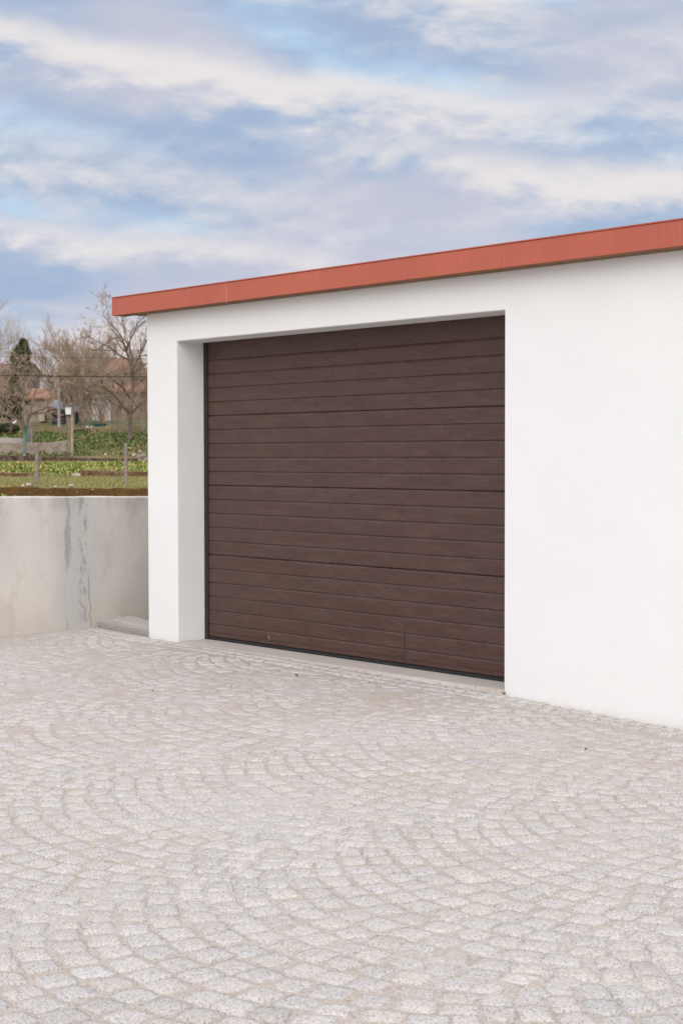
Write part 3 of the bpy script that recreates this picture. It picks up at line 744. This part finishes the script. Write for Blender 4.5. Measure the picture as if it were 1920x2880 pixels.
blades(20000, -28, 6, 108, 117, .22, 6, [(.22, .15, .10), (.30, .22, .13), (.17, .12, .08), (.20, .20, .08)], 'dry_grass', 'brown dry grass on the rise below the houses')
blades(13000, -28, 6, 90.6, 93, .13, 7, [(.24, .21, .10), (.17, .18, .07), (.30, .24, .14)], 'field_edge_grass', 'rough grass along the foot of the upper vegetable patch')

def branchy(base, H, r0, lean=(0, 0), levels=4, fork=.3, spread=.55, nchild=(3, 4), seed=1, minr=.012, trunkpts=5, ratio=.68, droop=0., first=.35, twigs=3, up=.15):
    """skeleton of a bare tree -> (trunk G, crown G)"""
    random.seed(seed); tr, cr = G(), G()
    def grow(p, d, L, r, lev):
        n = 4 if lev < 2 else 3; pts = [p.copy()]; rr = [r]; q = p.copy(); dd = d.copy(); e = max(r*.55, minr*.8)
        for i in range(n):
            dd = (dd+Vector((random.gauss(0, .13), random.gauss(0, .13), random.gauss(0, .08)+up*.35-droop*lev*.1))).normalized()
            q = q+dd*(L/n); pts.append(q.copy()); rr.append(r+(e-r)*(i+1)/n)
        (tr if lev < 1 else cr).tube(pts, rr, 6 if lev < 2 else (4 if lev < 3 else 3), cap=lev < 1)
        if lev >= levels: return
        k = random.randint(*nchild)+(1 if lev == 0 else 0)
        if lev == levels-1: k += twigs
        for c in range(k):
            f = random.uniform(first, 1.0) if c else 1.0
            ii = f*n; a = min(int(ii), n-1); s_ = pts[a].lerp(pts[a+1], ii-a)
            ax = Vector((random.gauss(0, 1), random.gauss(0, 1), random.gauss(0, .45))).normalized()
            sp = spread*(.45 if c == 0 else 1)*random.uniform(.7, 1.25)
            nd = (dd+ax*sp*1.35).normalized(); nd.z += up; nd.normalize()
            grow(s_, nd, L*ratio*random.uniform(.75, 1.2), max(minr, r*(1-.5*f)*.78), lev+1)
    d = Vector((lean[0], lean[1], 1)).normalized(); grow(Vector((0, 0, -.2)), d, H*fork+.2, r0, 0)
    return tr, cr
def tree(name, zx, zb, D, H, r0, label, cat='tree', group=None, bark=M_bark, twig=M_twig, rz=0, **kw):
    t = empty(name, A(zx, zb, D), label, cat, rz, group); tr, cr = branchy((0, 0, 0), H, r0, **kw)
    link('trunk', tr.mesh('trunk'), bark, t, smooth=True); link('crown', cr.mesh('crown'), twig, t, smooth=True); return t

# forked orchard tree with a teal trunk
sC = 88/F/3.5636
ft = empty('orchard_tree', A(250, 1645, 88.6), 'small forked bare tree with teal painted trunk behind the cabbage bed', 'tree')
def P(zx, zy, dy=0): p = A(zx, zy, 88.6+dy)-ft.location; return Vector((p.x, p.y, p.z))
g = G(); g.tube([P(250, 1700), P(250, 1600), P(252, 1480), P(255, 1350)], [.105, .10, .097, .115], 8)
for i, v in enumerate(g.v): g.v[i] = (v[0]*1.0, v[1], v[2])
link('trunk', g.mesh('trunk'), M_teal, ft, smooth=True)
random.seed(21); g = G(); tw = G()
KIDS = (5, 4, 4, 2); LK = 1.0
def limb(pts, r0, r1, lev=0):
    m = len(pts); rr = [r0+(r1-r0)*i/(m-1) for i in range(m)]; (g if lev < 2 else tw).tube(pts, rr, 6 if lev < 2 else 3, cap=False)
    if lev >= 4: return
    for c in range(KIDS[lev]):
        f = random.uniform(.25, 1.0)*(m-1); a = min(int(f), m-2); s_ = pts[a].lerp(pts[a+1], f-a); d = (pts[-1]-pts[0]).normalized()
        nd = (d+Vector((random.gauss(0, .6), random.gauss(0, .5), random.gauss(.05, .45)))).normalized(); L = (pts[-1]-pts[0]).length*random.uniform(.35, .7)*LK
        q = [s_]; 
        for k in range(3): nd = (nd+Vector((random.gauss(0, .14), random.gauss(0, .14), random.gauss(.03, .1)))).normalized(); q.append(q[-1]+nd*L/3)
        rs = max(.0065, (r0+(r1-r0)*f/(m-1))*.55); limb(q, rs, max(.006, rs*.45), lev+1)
limb([P(245, 1370), P(215, 1290), P(190, 1240), P(120, 1235, .5), P(10, 1180, 1)], 0.079, 0.023)
limb([P(245, 1370), P(225, 1280), P(195, 1180, -.3), P(150, 1060, -.6), P(90, 920, -1), P(20, 800, -1)], 0.089, 0.018)
limb([P(262, 1370), P(285, 1290), P(310, 1230), P(400, 1190, -.8), P(480, 1165, -1.2)], 0.079, 0.020)
limb([P(262, 1370), P(278, 1270), P(262, 1190, .5), P(245, 1090, .8), P(235, 980, 1)], 0.074, 0.018)
limb([P(285, 1290), P(320, 1150), P(345, 1030, .6), P(400, 920, .9), P(350, 830, 1)], 0.069, 0.016)
limb([P(215, 1290), P(120, 1190, -.6), P(40, 1100, -1), P(-60, 1020, -1.3)], 0.057, 0.016)
limb([P(225, 1280), P(250, 1120, 1), P(210, 960, 1.4), P(130, 850, 1.6)], 0.053, 0.013)
link('branches', g.mesh('branches'), M_barkd, ft, smooth=True); link('crown', tw.mesh('crown'), M_twig, ft, smooth=True)

# tall bare tree beside the garage: leaders drawn from the photograph, twigs grown on them
bt = empty('bare_tree', A(1300, 1640, 100), 'tallest bare tree, its twigs rising behind the garage roof corner', 'tree')
def P(zx, zy, dy=0): p = A(zx, zy, 100+dy)-bt.location; return Vector((p.x, p.y, p.z))
g = G(); g.tube([P(1298, 1690), P(1300, 1500), P(1308, 1350), P(1300, 1230), P(1318, 1080), P(1335, 940), P(1325, 800)], [.17, .14, .125, .15, .13, .115, .10], 8)
link('trunk', g.mesh('trunk'), M_barkd, bt, smooth=True)
random.seed(5); g = G(); tw = G(); KIDS = (8, 6, 5, 3); LK = .74
limb([P(1325, 800), P(1300, 690), P(1262, 580), P(1225, 460), P(1160, 370), P(1080, 290, 1), P(1030, 215, 1)], 0.094, 0.020)
limb([P(1325, 800), P(1330, 680), P(1300, 560), P(1255, 480, 1), P(1250, 350, 1.5), P(1215, 250, 2)], 0.077, 0.018)
limb([P(1330, 790), P(1395, 650), P(1450, 540), P(1480, 470), P(1560, 380)], 0.083, 0.025)
limb([P(1325, 830), P(1400, 760), P(1470, 720), P(1580, 640)], 0.066, 0.020)
limb([P(1300, 690), P(1200, 640, -1), P(1100, 560, -1.5), P(960, 490, -2), P(860, 440, -2)], 0.061, 0.015)
limb([P(1262, 580), P(1330, 440, -1), P(1370, 350, -1), P(1395, 260, -1)], 0.055, 0.015)
limb([P(1318, 1080), P(1230, 960, -1), P(1130, 880, -1.5), P(1050, 800, -2)], 0.066, 0.020)
limb([P(1300, 1230), P(1200, 1100, -1), P(1120, 1010, -1), P(950, 930, -2), P(800, 960, -2), P(700, 975, -2)], 0.077, 0.020)
limb([P(1310, 1180), P(1130, 1120, 1), P(1090, 1020, 1), P(960, 1000, 1), P(920, 960, 1)], 0.066, 0.020)
limb([P(1330, 960), P(1420, 880, 1), P(1500, 820, 1)], 0.061, 0.020)
limb([P(1225, 460), P(1130, 470, 1), P(1010, 560, 2), P(930, 640, 2)], 0.050, 0.015)
limb([P(1310, 1230), P(1390, 1150, -1), P(1440, 1020, -1), P(1500, 930, -1)], 0.066, 0.020)
link('branches', g.mesh('branches'), M_barkd, bt, smooth=True); link('crown', tw.mesh('crown'), M_twig, bt, smooth=True)

tree('bare_tree', 880, 1370, 122, 9.6, .17, 'slender bare tree with pale spreading twigs left of the tallest tree', seed=11, levels=5, fork=.34, spread=.5, minr=.008, ratio=.66)
tree('bare_tree', 330, 1300, 155, 11.5, .16, 'faint pale bare tree just right of the dark evergreen', seed=12, levels=4, fork=.36, spread=.42, minr=.007, twig=M_twig)
tree('bare_tree', 30, 1300, 158, 12.6, .16, 'faint thin bare tree above the chimney at the left edge', seed=13, levels=5, fork=.36, spread=.42, minr=.007)
bl = ['brown thicket bush behind the tall posts', 'brown bush left of the grey gable wall', 'brown bush directly before the grey gable wall', 'brown bush behind the tall tree trunk', 'brown bush at the garage edge, right of the tall trunk', 'brown bush right of the orange roofed house', 'leafless bush with upright stems before the red tiled roof', 'dense brown bush in the middle of the thicket', 'low brown bush at the left picture edge', 'leafless bush above the pale shed roof']
for i, (zx, zb, D, H) in enumerate([(700, 1345, 116, 6.6), (830, 1345, 121, 7.6), (1000, 1350, 124, 5.0), (1180, 1360, 113, 6.8), (1420, 1400, 108, 6.0), (690, 1335, 126, 5.0), (1070, 1350, 126, 7.6), (770, 1345, 124, 8.2), (60, 1330, 112, 4.2), (650, 1320, 127, 5.6)]):
    t = empty('bare_bush', A(zx, zb, D), bl[i], 'bush', random.uniform(0, 6), 'leafless bushes in the thicket'); tr, cr = G(), G()
    for s_ in range(5):
        a, b = branchy((0, 0, 0), H, .04, lean=(random.uniform(-.5, .5), random.uniform(-.4, .4)), levels=4, fork=.40, spread=.55, seed=100+i*7+s_, minr=.009, ratio=.62, twigs=3, up=.12)
        for src, dst in ((a, tr), (b, cr)):
            k = len(dst.v); ox = random.uniform(-.8, .8); dst.v += [(x+ox, y, z) for x, y, z in src.v]; dst.f += [[q+k for q in f] for f in src.f]; dst.mi += src.mi
    link('stems', tr.mesh('stems'), M_bark, t); link('crown', cr.mesh('crown'), M_twig2, t)

# evergreen and ivy at the left
ev = empty('evergreen_tree', A(200, 1300, 118), 'dark green conical evergreen tree at the left edge', 'tree'); s8 = 118/F/3.5636
def cone_pick(i):
    t = random.random()**.9; zy = 505+t*760
    c = interp(zy, [(500, 238), (640, 215), (800, 205), (950, 130), (1270, 70)]); hw = interp(zy, [(500, 4), (560, 42), (640, 80), (700, 84), (780, 84), (850, 78), (960, 110), (1270, 120)])
    hw *= 1+.28*noise.noise(Vector((zy*.02, 0, 3)))
    a = random.uniform(0, 2*pi); r = hw*random.uniform(.25, 1.0)**.6
    q = noise.noise(Vector((cos(a)*2, sin(a)*2, zy*.018)))
    if q < -.16: return None, 1
    p = A(c+r*cos(a)*(1+.25*q), zy, 118)-ev.location; p.y += r*s8*sin(a); return p, 1
leaves('foliage', 15000, cone_pick, .30, [(.045, .075, .025), (.07, .10, .03), (.10, .13, .04), (.03, .05, .02), (.13, .14, .06)], seed=8, parent=ev, up=.7)
g = G(); g.tube([(0, 0, -.3), (0, 0, 2.5), (.1, 0, 4.4)], [.2, .15, .04], 6); link('trunk', g.mesh('trunk'), M_bark, ev)
def blob(zx, zy, wz, hz, D):
    s_ = D/F/3.5636; c = A(zx, zy, D)
    def pick(i):
        while True:
            v = Vector((random.uniform(-1, 1), random.uniform(-1, 1), random.uniform(-1, 1)))
            if .3 < v.length < 1+.3*noise.noise(v*2): break
        return c+Vector((v.x*wz*s_/2, v.y*wz*s_/2, v.z*hz*s_/2)), 1
    return pick
leaves('dark_shrub', 1200, blob(60, 1395, 240, 110, 106), .28, [(.03, .05, .02), (.05, .07, .03), (.07, .07, .035)], None, 'dark low leafy shrub on the slope at the left edge', 'shrub', seed=14)
leaves('brown_shrub', 1300, blob(820, 1430, 170, 60, 109), .25, [(.13, .085, .06), (.18, .12, .09), (.10, .07, .05)], None, 'brownish low shrub just right of the tall concrete posts', 'shrub', seed=15)
leaves('ivy_clump', 450, blob(215, 1035, 60, 110, 121), .25, [(.10, .14, .03), (.13, .17, .04), (.07, .10, .03)], None, 'bright green ivy clump beside the orange roofed house', 'ivy', seed=16)
# leaves peeping over the concrete wall
def sprig(zx, zy, colr, n, sz, label, seed):
    p = A(zx, zy, 16.2); random.seed(seed); t = empty('leafy_sprig', (p.x, p.y, p.z-1.4), label, 'plant')
    g = G(); g.tube([(0, 0, 0), (.02, 0, .7), (0, 0, 1.36)], .006, 5); link('stem', g.mesh('stem'), M_teal, t)
    def pick(i): return Vector((random.uniform(-sz, sz), random.uniform(-.05, .05), 1.36+random.uniform(-.05, .04))), 1
    leaves('leaf_cluster', n, pick, .075, colr, seed=seed, parent=t, up=.3)
sprig(108, 2052, [(.34, .36, .08), (.42, .38, .12)], 12, .035, 'yellow green leafy sprig peeping over the concrete wall at the left', 31)
sprig(520, 2066, [(.10, .26, .06), (.16, .32, .09)], 10, .06, 'green leaves barely peeping over the concrete wall above the damp stains', 32)
sprig(-4, 2020, [(.18, .25, .06), (.30, .33, .09)], 12, .04, 'leafy sprig over the concrete wall cut by the left picture edge', 33)

# ------------------------------------------------------------------ houses behind the garden
def zc(zx, zy, D): return A(zx, zy, D)
def house(name, zx0, zx1, eave, D, ridge, depth, wmat, rmat, label, gable='side', base=1340, over=.3, cat='house', ridge_x=None, group=None):
    """gable='side': ridge runs sideways; 'front': gable end faces the camera; 'hip'"""
    a = zc(zx0, base, D); b = zc(zx1, base, D); ze = zc(zx0, eave, D).z-a.z; zr = zc(zx0, ridge, D).z-a.z; Wd = b.x-a.x
    t = empty(name, a, label, cat, 0, group); g = G(); g.box(0, Wd, 0, depth, -1.5, ze)
    if gable == 'front':
        rx = (zc(ridge_x, ridge, D).x-a.x) if ridge_x else Wd/2; k = len(g.v); g.v += [(0, .0, ze), (Wd, 0, ze), (rx, 0, zr), (0, depth, ze), (Wd, depth, ze), (rx, depth, zr)]; g.face([k, k+1, k+2]); g.face([k+5, k+4, k+3])
    if gable == 'side':
        k = len(g.v); g.v += [(0, 0, ze), (0, depth, ze), (0, depth/2, zr), (Wd, 0, ze), (Wd, depth, ze), (Wd, depth/2, zr)]; g.face([k+2, k+1, k]); g.face([k+3, k+4, k+5])
    link('wall', g.mesh('wall'), wmat, t); g = G(); o_ = over; th = .16
    if gable == 'side': top = [(-o_, -o_, ze-.1), (Wd+o_, -o_, ze-.1), (Wd+o_, depth/2, zr+.05), (-o_, depth/2, zr+.05), (-o_, depth+o_, ze-.1), (Wd+o_, depth+o_, ze-.1)]; fs = [(0, 1, 2, 3), (3, 2, 5, 4)]
    elif gable == 'front': top = [(-o_, -o_, ze-.1), (rx, -o_, zr+.05), (Wd+o_, -o_, ze-.1), (-o_, depth+o_, ze-.1), (rx, depth+o_, zr+.05), (Wd+o_, depth+o_, ze-.1)]; fs = [(0, 1, 4, 3), (1, 2, 5, 4)]
    else:
        q = min(Wd, depth)*.45; top = [(-o_, -o_, ze), (Wd+o_, -o_, ze), (Wd+o_, depth+o_, ze), (-o_, depth+o_, ze), (q, depth/2, zr), (Wd-q, depth/2, zr)]; fs = [(0, 1, 5, 4), (1, 2, 5), (2, 3, 4, 5), (3, 0, 4)]
    g.v = top; [g.face(list(f)) for f in fs]
    r = link('roof', g.mesh('roof'), rmat, t); s_ = r.modifiers.new('t', 'SOLIDIFY'); s_.thickness = th; s_.offset = -1
    t['w'] = Wd; del t['w']
    return t
def patch(t, name, zx0, zx1, zt, zb, D, mat, thick=.12):
    a = zc(zx0, zb, D)-t.location; b = zc(zx1, zt, D)-t.location; g = G(); g.box(a.x, b.x, a.y-thick/2, a.y+thick/2, a.z, b.z); return link(name, g.mesh(name), mat, t)
h1 = house('house', -420, 236, 775, 142, 700, 8, M_wall_br, M_roof_br, 'brown roofed house with a chimney behind the dark evergreen')
c1 = patch(h1, 'chimney', 56, 118, 600, 700, 145, M_wall_gr, .9); c2 = patch(h1, 'chimney_cap', 50, 126, 592, 601, 145, M_wall_wh, 1.1)
patch(h1, 'vent_pipe', 27, 35, 700, 765, 141.5, M_red, .1)
for zx in (-60, 20, 70): patch(h1, 'window', zx, zx+30, 860, 950, 141.98, M_dark)
h2 = house('stone_house', 236, 600, 1052, 130, 962, 6, M_wall_st, M_roof_or, 'low stone house with orange tiled roof and a red door', base=1310)
patch(h2, 'door', 468, 492, 1066, 1196, 129.97, M_red); patch(h2, 'door_jamb', 461, 468, 1066, 1196, 129.96, M_wall_wh)
patch(h2, 'window', 260, 300, 1080, 1140, 129.97, M_dark); patch(h2, 'buttress', 398, 452, 1222, 1300, 129.7, M_stone_pale, .5)
h3 = house('white_house', 236, 620, 905, 175, 826, 9, M_wall_wh, M_roof_br, 'white walled building with a dark pitched roof behind the orange roof', 'front', ridge_x=455, base=1300)
h4 = house('brown_house', 600, 905, 860, 165, 770, 8, M_wall_br, M_roof_br, 'brown house with hipped roof hidden behind the bare thicket', 'hip', base=1310)
h5 = house('large_house', 872, 1330, 800, 160, 640, 10, M_wall_br, M_roof_rd, 'house whose broad pinkish roof shows through the tall tree', 'side', base=1310)
h6 = house('grey_gabled_house', 926, 1480, 982, 140, 880, 7, M_wall_br, M_roof_rd, 'long house with red tiled roof beside the garage edge', 'side', base=1320)
patch(h6, 'rendered_panel', 928, 1112, 990, 1296, 139.95, M_wall_gr); patch(h6, 'rust_stain', 1005, 1055, 1240, 1290, 139.85, M_rust)
patch(h6, 'window', 1418, 1450, 1080, 1200, 139.95, M_dark); patch(h6, 'window', 1200, 1235, 1100, 1180, 139.95, M_dark)
sh = empty('lean_to_shed', A(520, 1300, 126), 'dark lean-to shed with pale blue sheet roof beside the red door', 'shed')
a = A(522, 1210, 126)-sh.location; b = A(742, 1150, 126)-sh.location; g = G(); g.box(a.x, b.x, .0, 2.5, -1.0, a.z+.25); link('wall', g.mesh('wall'), M_dark, sh)
g = G(); g.v = [(a.x-.2, -.6, a.z+.55), (b.x+.2, -.6, a.z+.05), (b.x+.2, 2.6, a.z+.6), (a.x-.2, 2.6, a.z+1.1)]; g.face([0, 1, 2, 3]); r = link('roof', g.mesh('roof'), M_paleblue, sh); s_ = r.modifiers.new('t', 'SOLIDIFY'); s_.thickness = .08
g = G(); up_ = empty('utility_pole', A(594, 1330, 117), 'thin grey pole standing before the orange roofed house', 'pole')
t_ = A(592, 950, 117)-up_.location; g.tube([(0, 0, -.5), (t_.x, 0, t_.z)], [.12, .09], 8); link('shaft', g.mesh('shaft'), M_wall_gr, up_)
g = G(); g.box(t_.x-.25, t_.x+.25, -.05, .05, t_.z-.3, t_.z-.22); link('crossarm', g.mesh('arm'), M_wall_gr, up_)
def fence(name, zx0, zx1, zt, zb, D, label):
    a = zc(zx0, zb, D); b = zc(zx1, zt, D); t = empty(name, a, label, 'fence'); n = max(2, int((b.x-a.x)/1.6)); h = b.z-a.z
    for i in range(n+1):
        g = G(); x = (b.x-a.x)*i/n; g.tube([(x, 0, -.2), (x, 0, h)], .035, 5); link('fence_post', g.mesh('fp'), M_green, t)
    g = G(); L = b.x-a.x; m = int(L/.12)
    for i in range(m): g.box(L*i/m, L*i/m+.012, -.006, .006, 0, h)
    for i in range(int(h/.12)+1): g.box(0, L, -.005, .007, i*.12, i*.12+.012)
    link('wire_mesh', g.mesh('wm'), M_green, t)
fence('wire_fence', 545, 930, 1290, 1352, 119, 'dark green wire fence before the houses, behind the tall posts')
fence('wire_fence', 1110, 1475, 1295, 1362, 119.5, 'green wire fence between the tall trunk and the garage')
def crate(zx0, zx1, zt, zb, D, mat, label, name='garden_bin'):
    a = zc(zx0, zb, D); b = zc(zx1, zt, D); t = empty(name, a, label, 'bin'); wd = b.x-a.x; h = b.z-a.z; g = G(); k = .08*wd
    g.v = [(k, .1, 0), (wd-k, .1, 0), (wd-k, .8, 0), (k, .8, 0), (0, 0, h*.85), (wd, 0, h*.85), (wd, .9, h*.85), (0, .9, h*.85)]
    for q in ((3, 2, 1, 0), (4, 5, 6, 7), (0, 1, 5, 4), (1, 2, 6, 5), (2, 3, 7, 6), (3, 0, 4, 7)): g.face(list(q))
    link('body', g.mesh('body'), mat, t); g = G(); g.box(-.04, wd+.04, -.04, .94, h*.852, h); bevel(link('lid', g.mesh('lid'), mat, t), .03)
crate(945, 1052, 1322, 1368, 118.6, M_green, 'dark green bin at the foot of the grey gable wall')
random.seed(44)
for i, (zx0, zx1, zy, lab) in enumerate([(85, 168, 1338, 'crumpled white sheet on the slope left of the forked tree'), (545, 600, 1385, 'small white scrap left of the tall posts'), (860, 935, 1378, 'white plastic strip right of the tall posts'), (960, 1080, 1384, 'longer pale strip on the ground below the green bin')]):
    a = zc(zx0, zy, 117); b = zc(zx1, zy, 117); g = G(); n = 10
    for k in range(n+1):
        x = (b.x-a.x)*k/n; z = .10*random.random()+(.25*(k/n)**3 if i == 0 else 0); g.v += [(x, 0, z), (x, .15, z+.10+.08*random.random()), (x+.02, .4, z-.02)]
    for k in range(n):
        for j in range(2): q = k*3+j; g.face([q, q+3, q+4, q+1])
    o = link('plastic_sheet', g.mesh('ps'), M_white); o.location = a; s_ = o.modifiers.new('t', 'SOLIDIFY'); s_.thickness = .01; tag(o, lab, 'plastic sheet')

# ------------------------------------------------------------------ overhead cables
for z0, z1, D, r, lab in ((840, 856, 72, .018, 'thick dark overhead cable, lowest of the three, crossing the trees'), (650, 672, 80, .008, 'thin overhead wire, middle of the three, crossing the bare trees'), (577, 592, 84, .0055, 'faintest overhead wire, topmost of the three')):
    a = A(0, z0, D); b = A(1480, z1, D+3); d = b-a; g = G(); pts = []
    for k in range(41):
        t = -2.2+k*.12; p = a+d*t; p.z += .010*((t-.5)*d.length/4)**2-.010*((.5)*d.length/4)**2; pts.append(p-a)
    g.tube(pts, r, 6); o = link('overhead_cable', g.mesh('cable'), M_cable); o.location = a; tag(o, lab, 'cable', 'overhead cables')
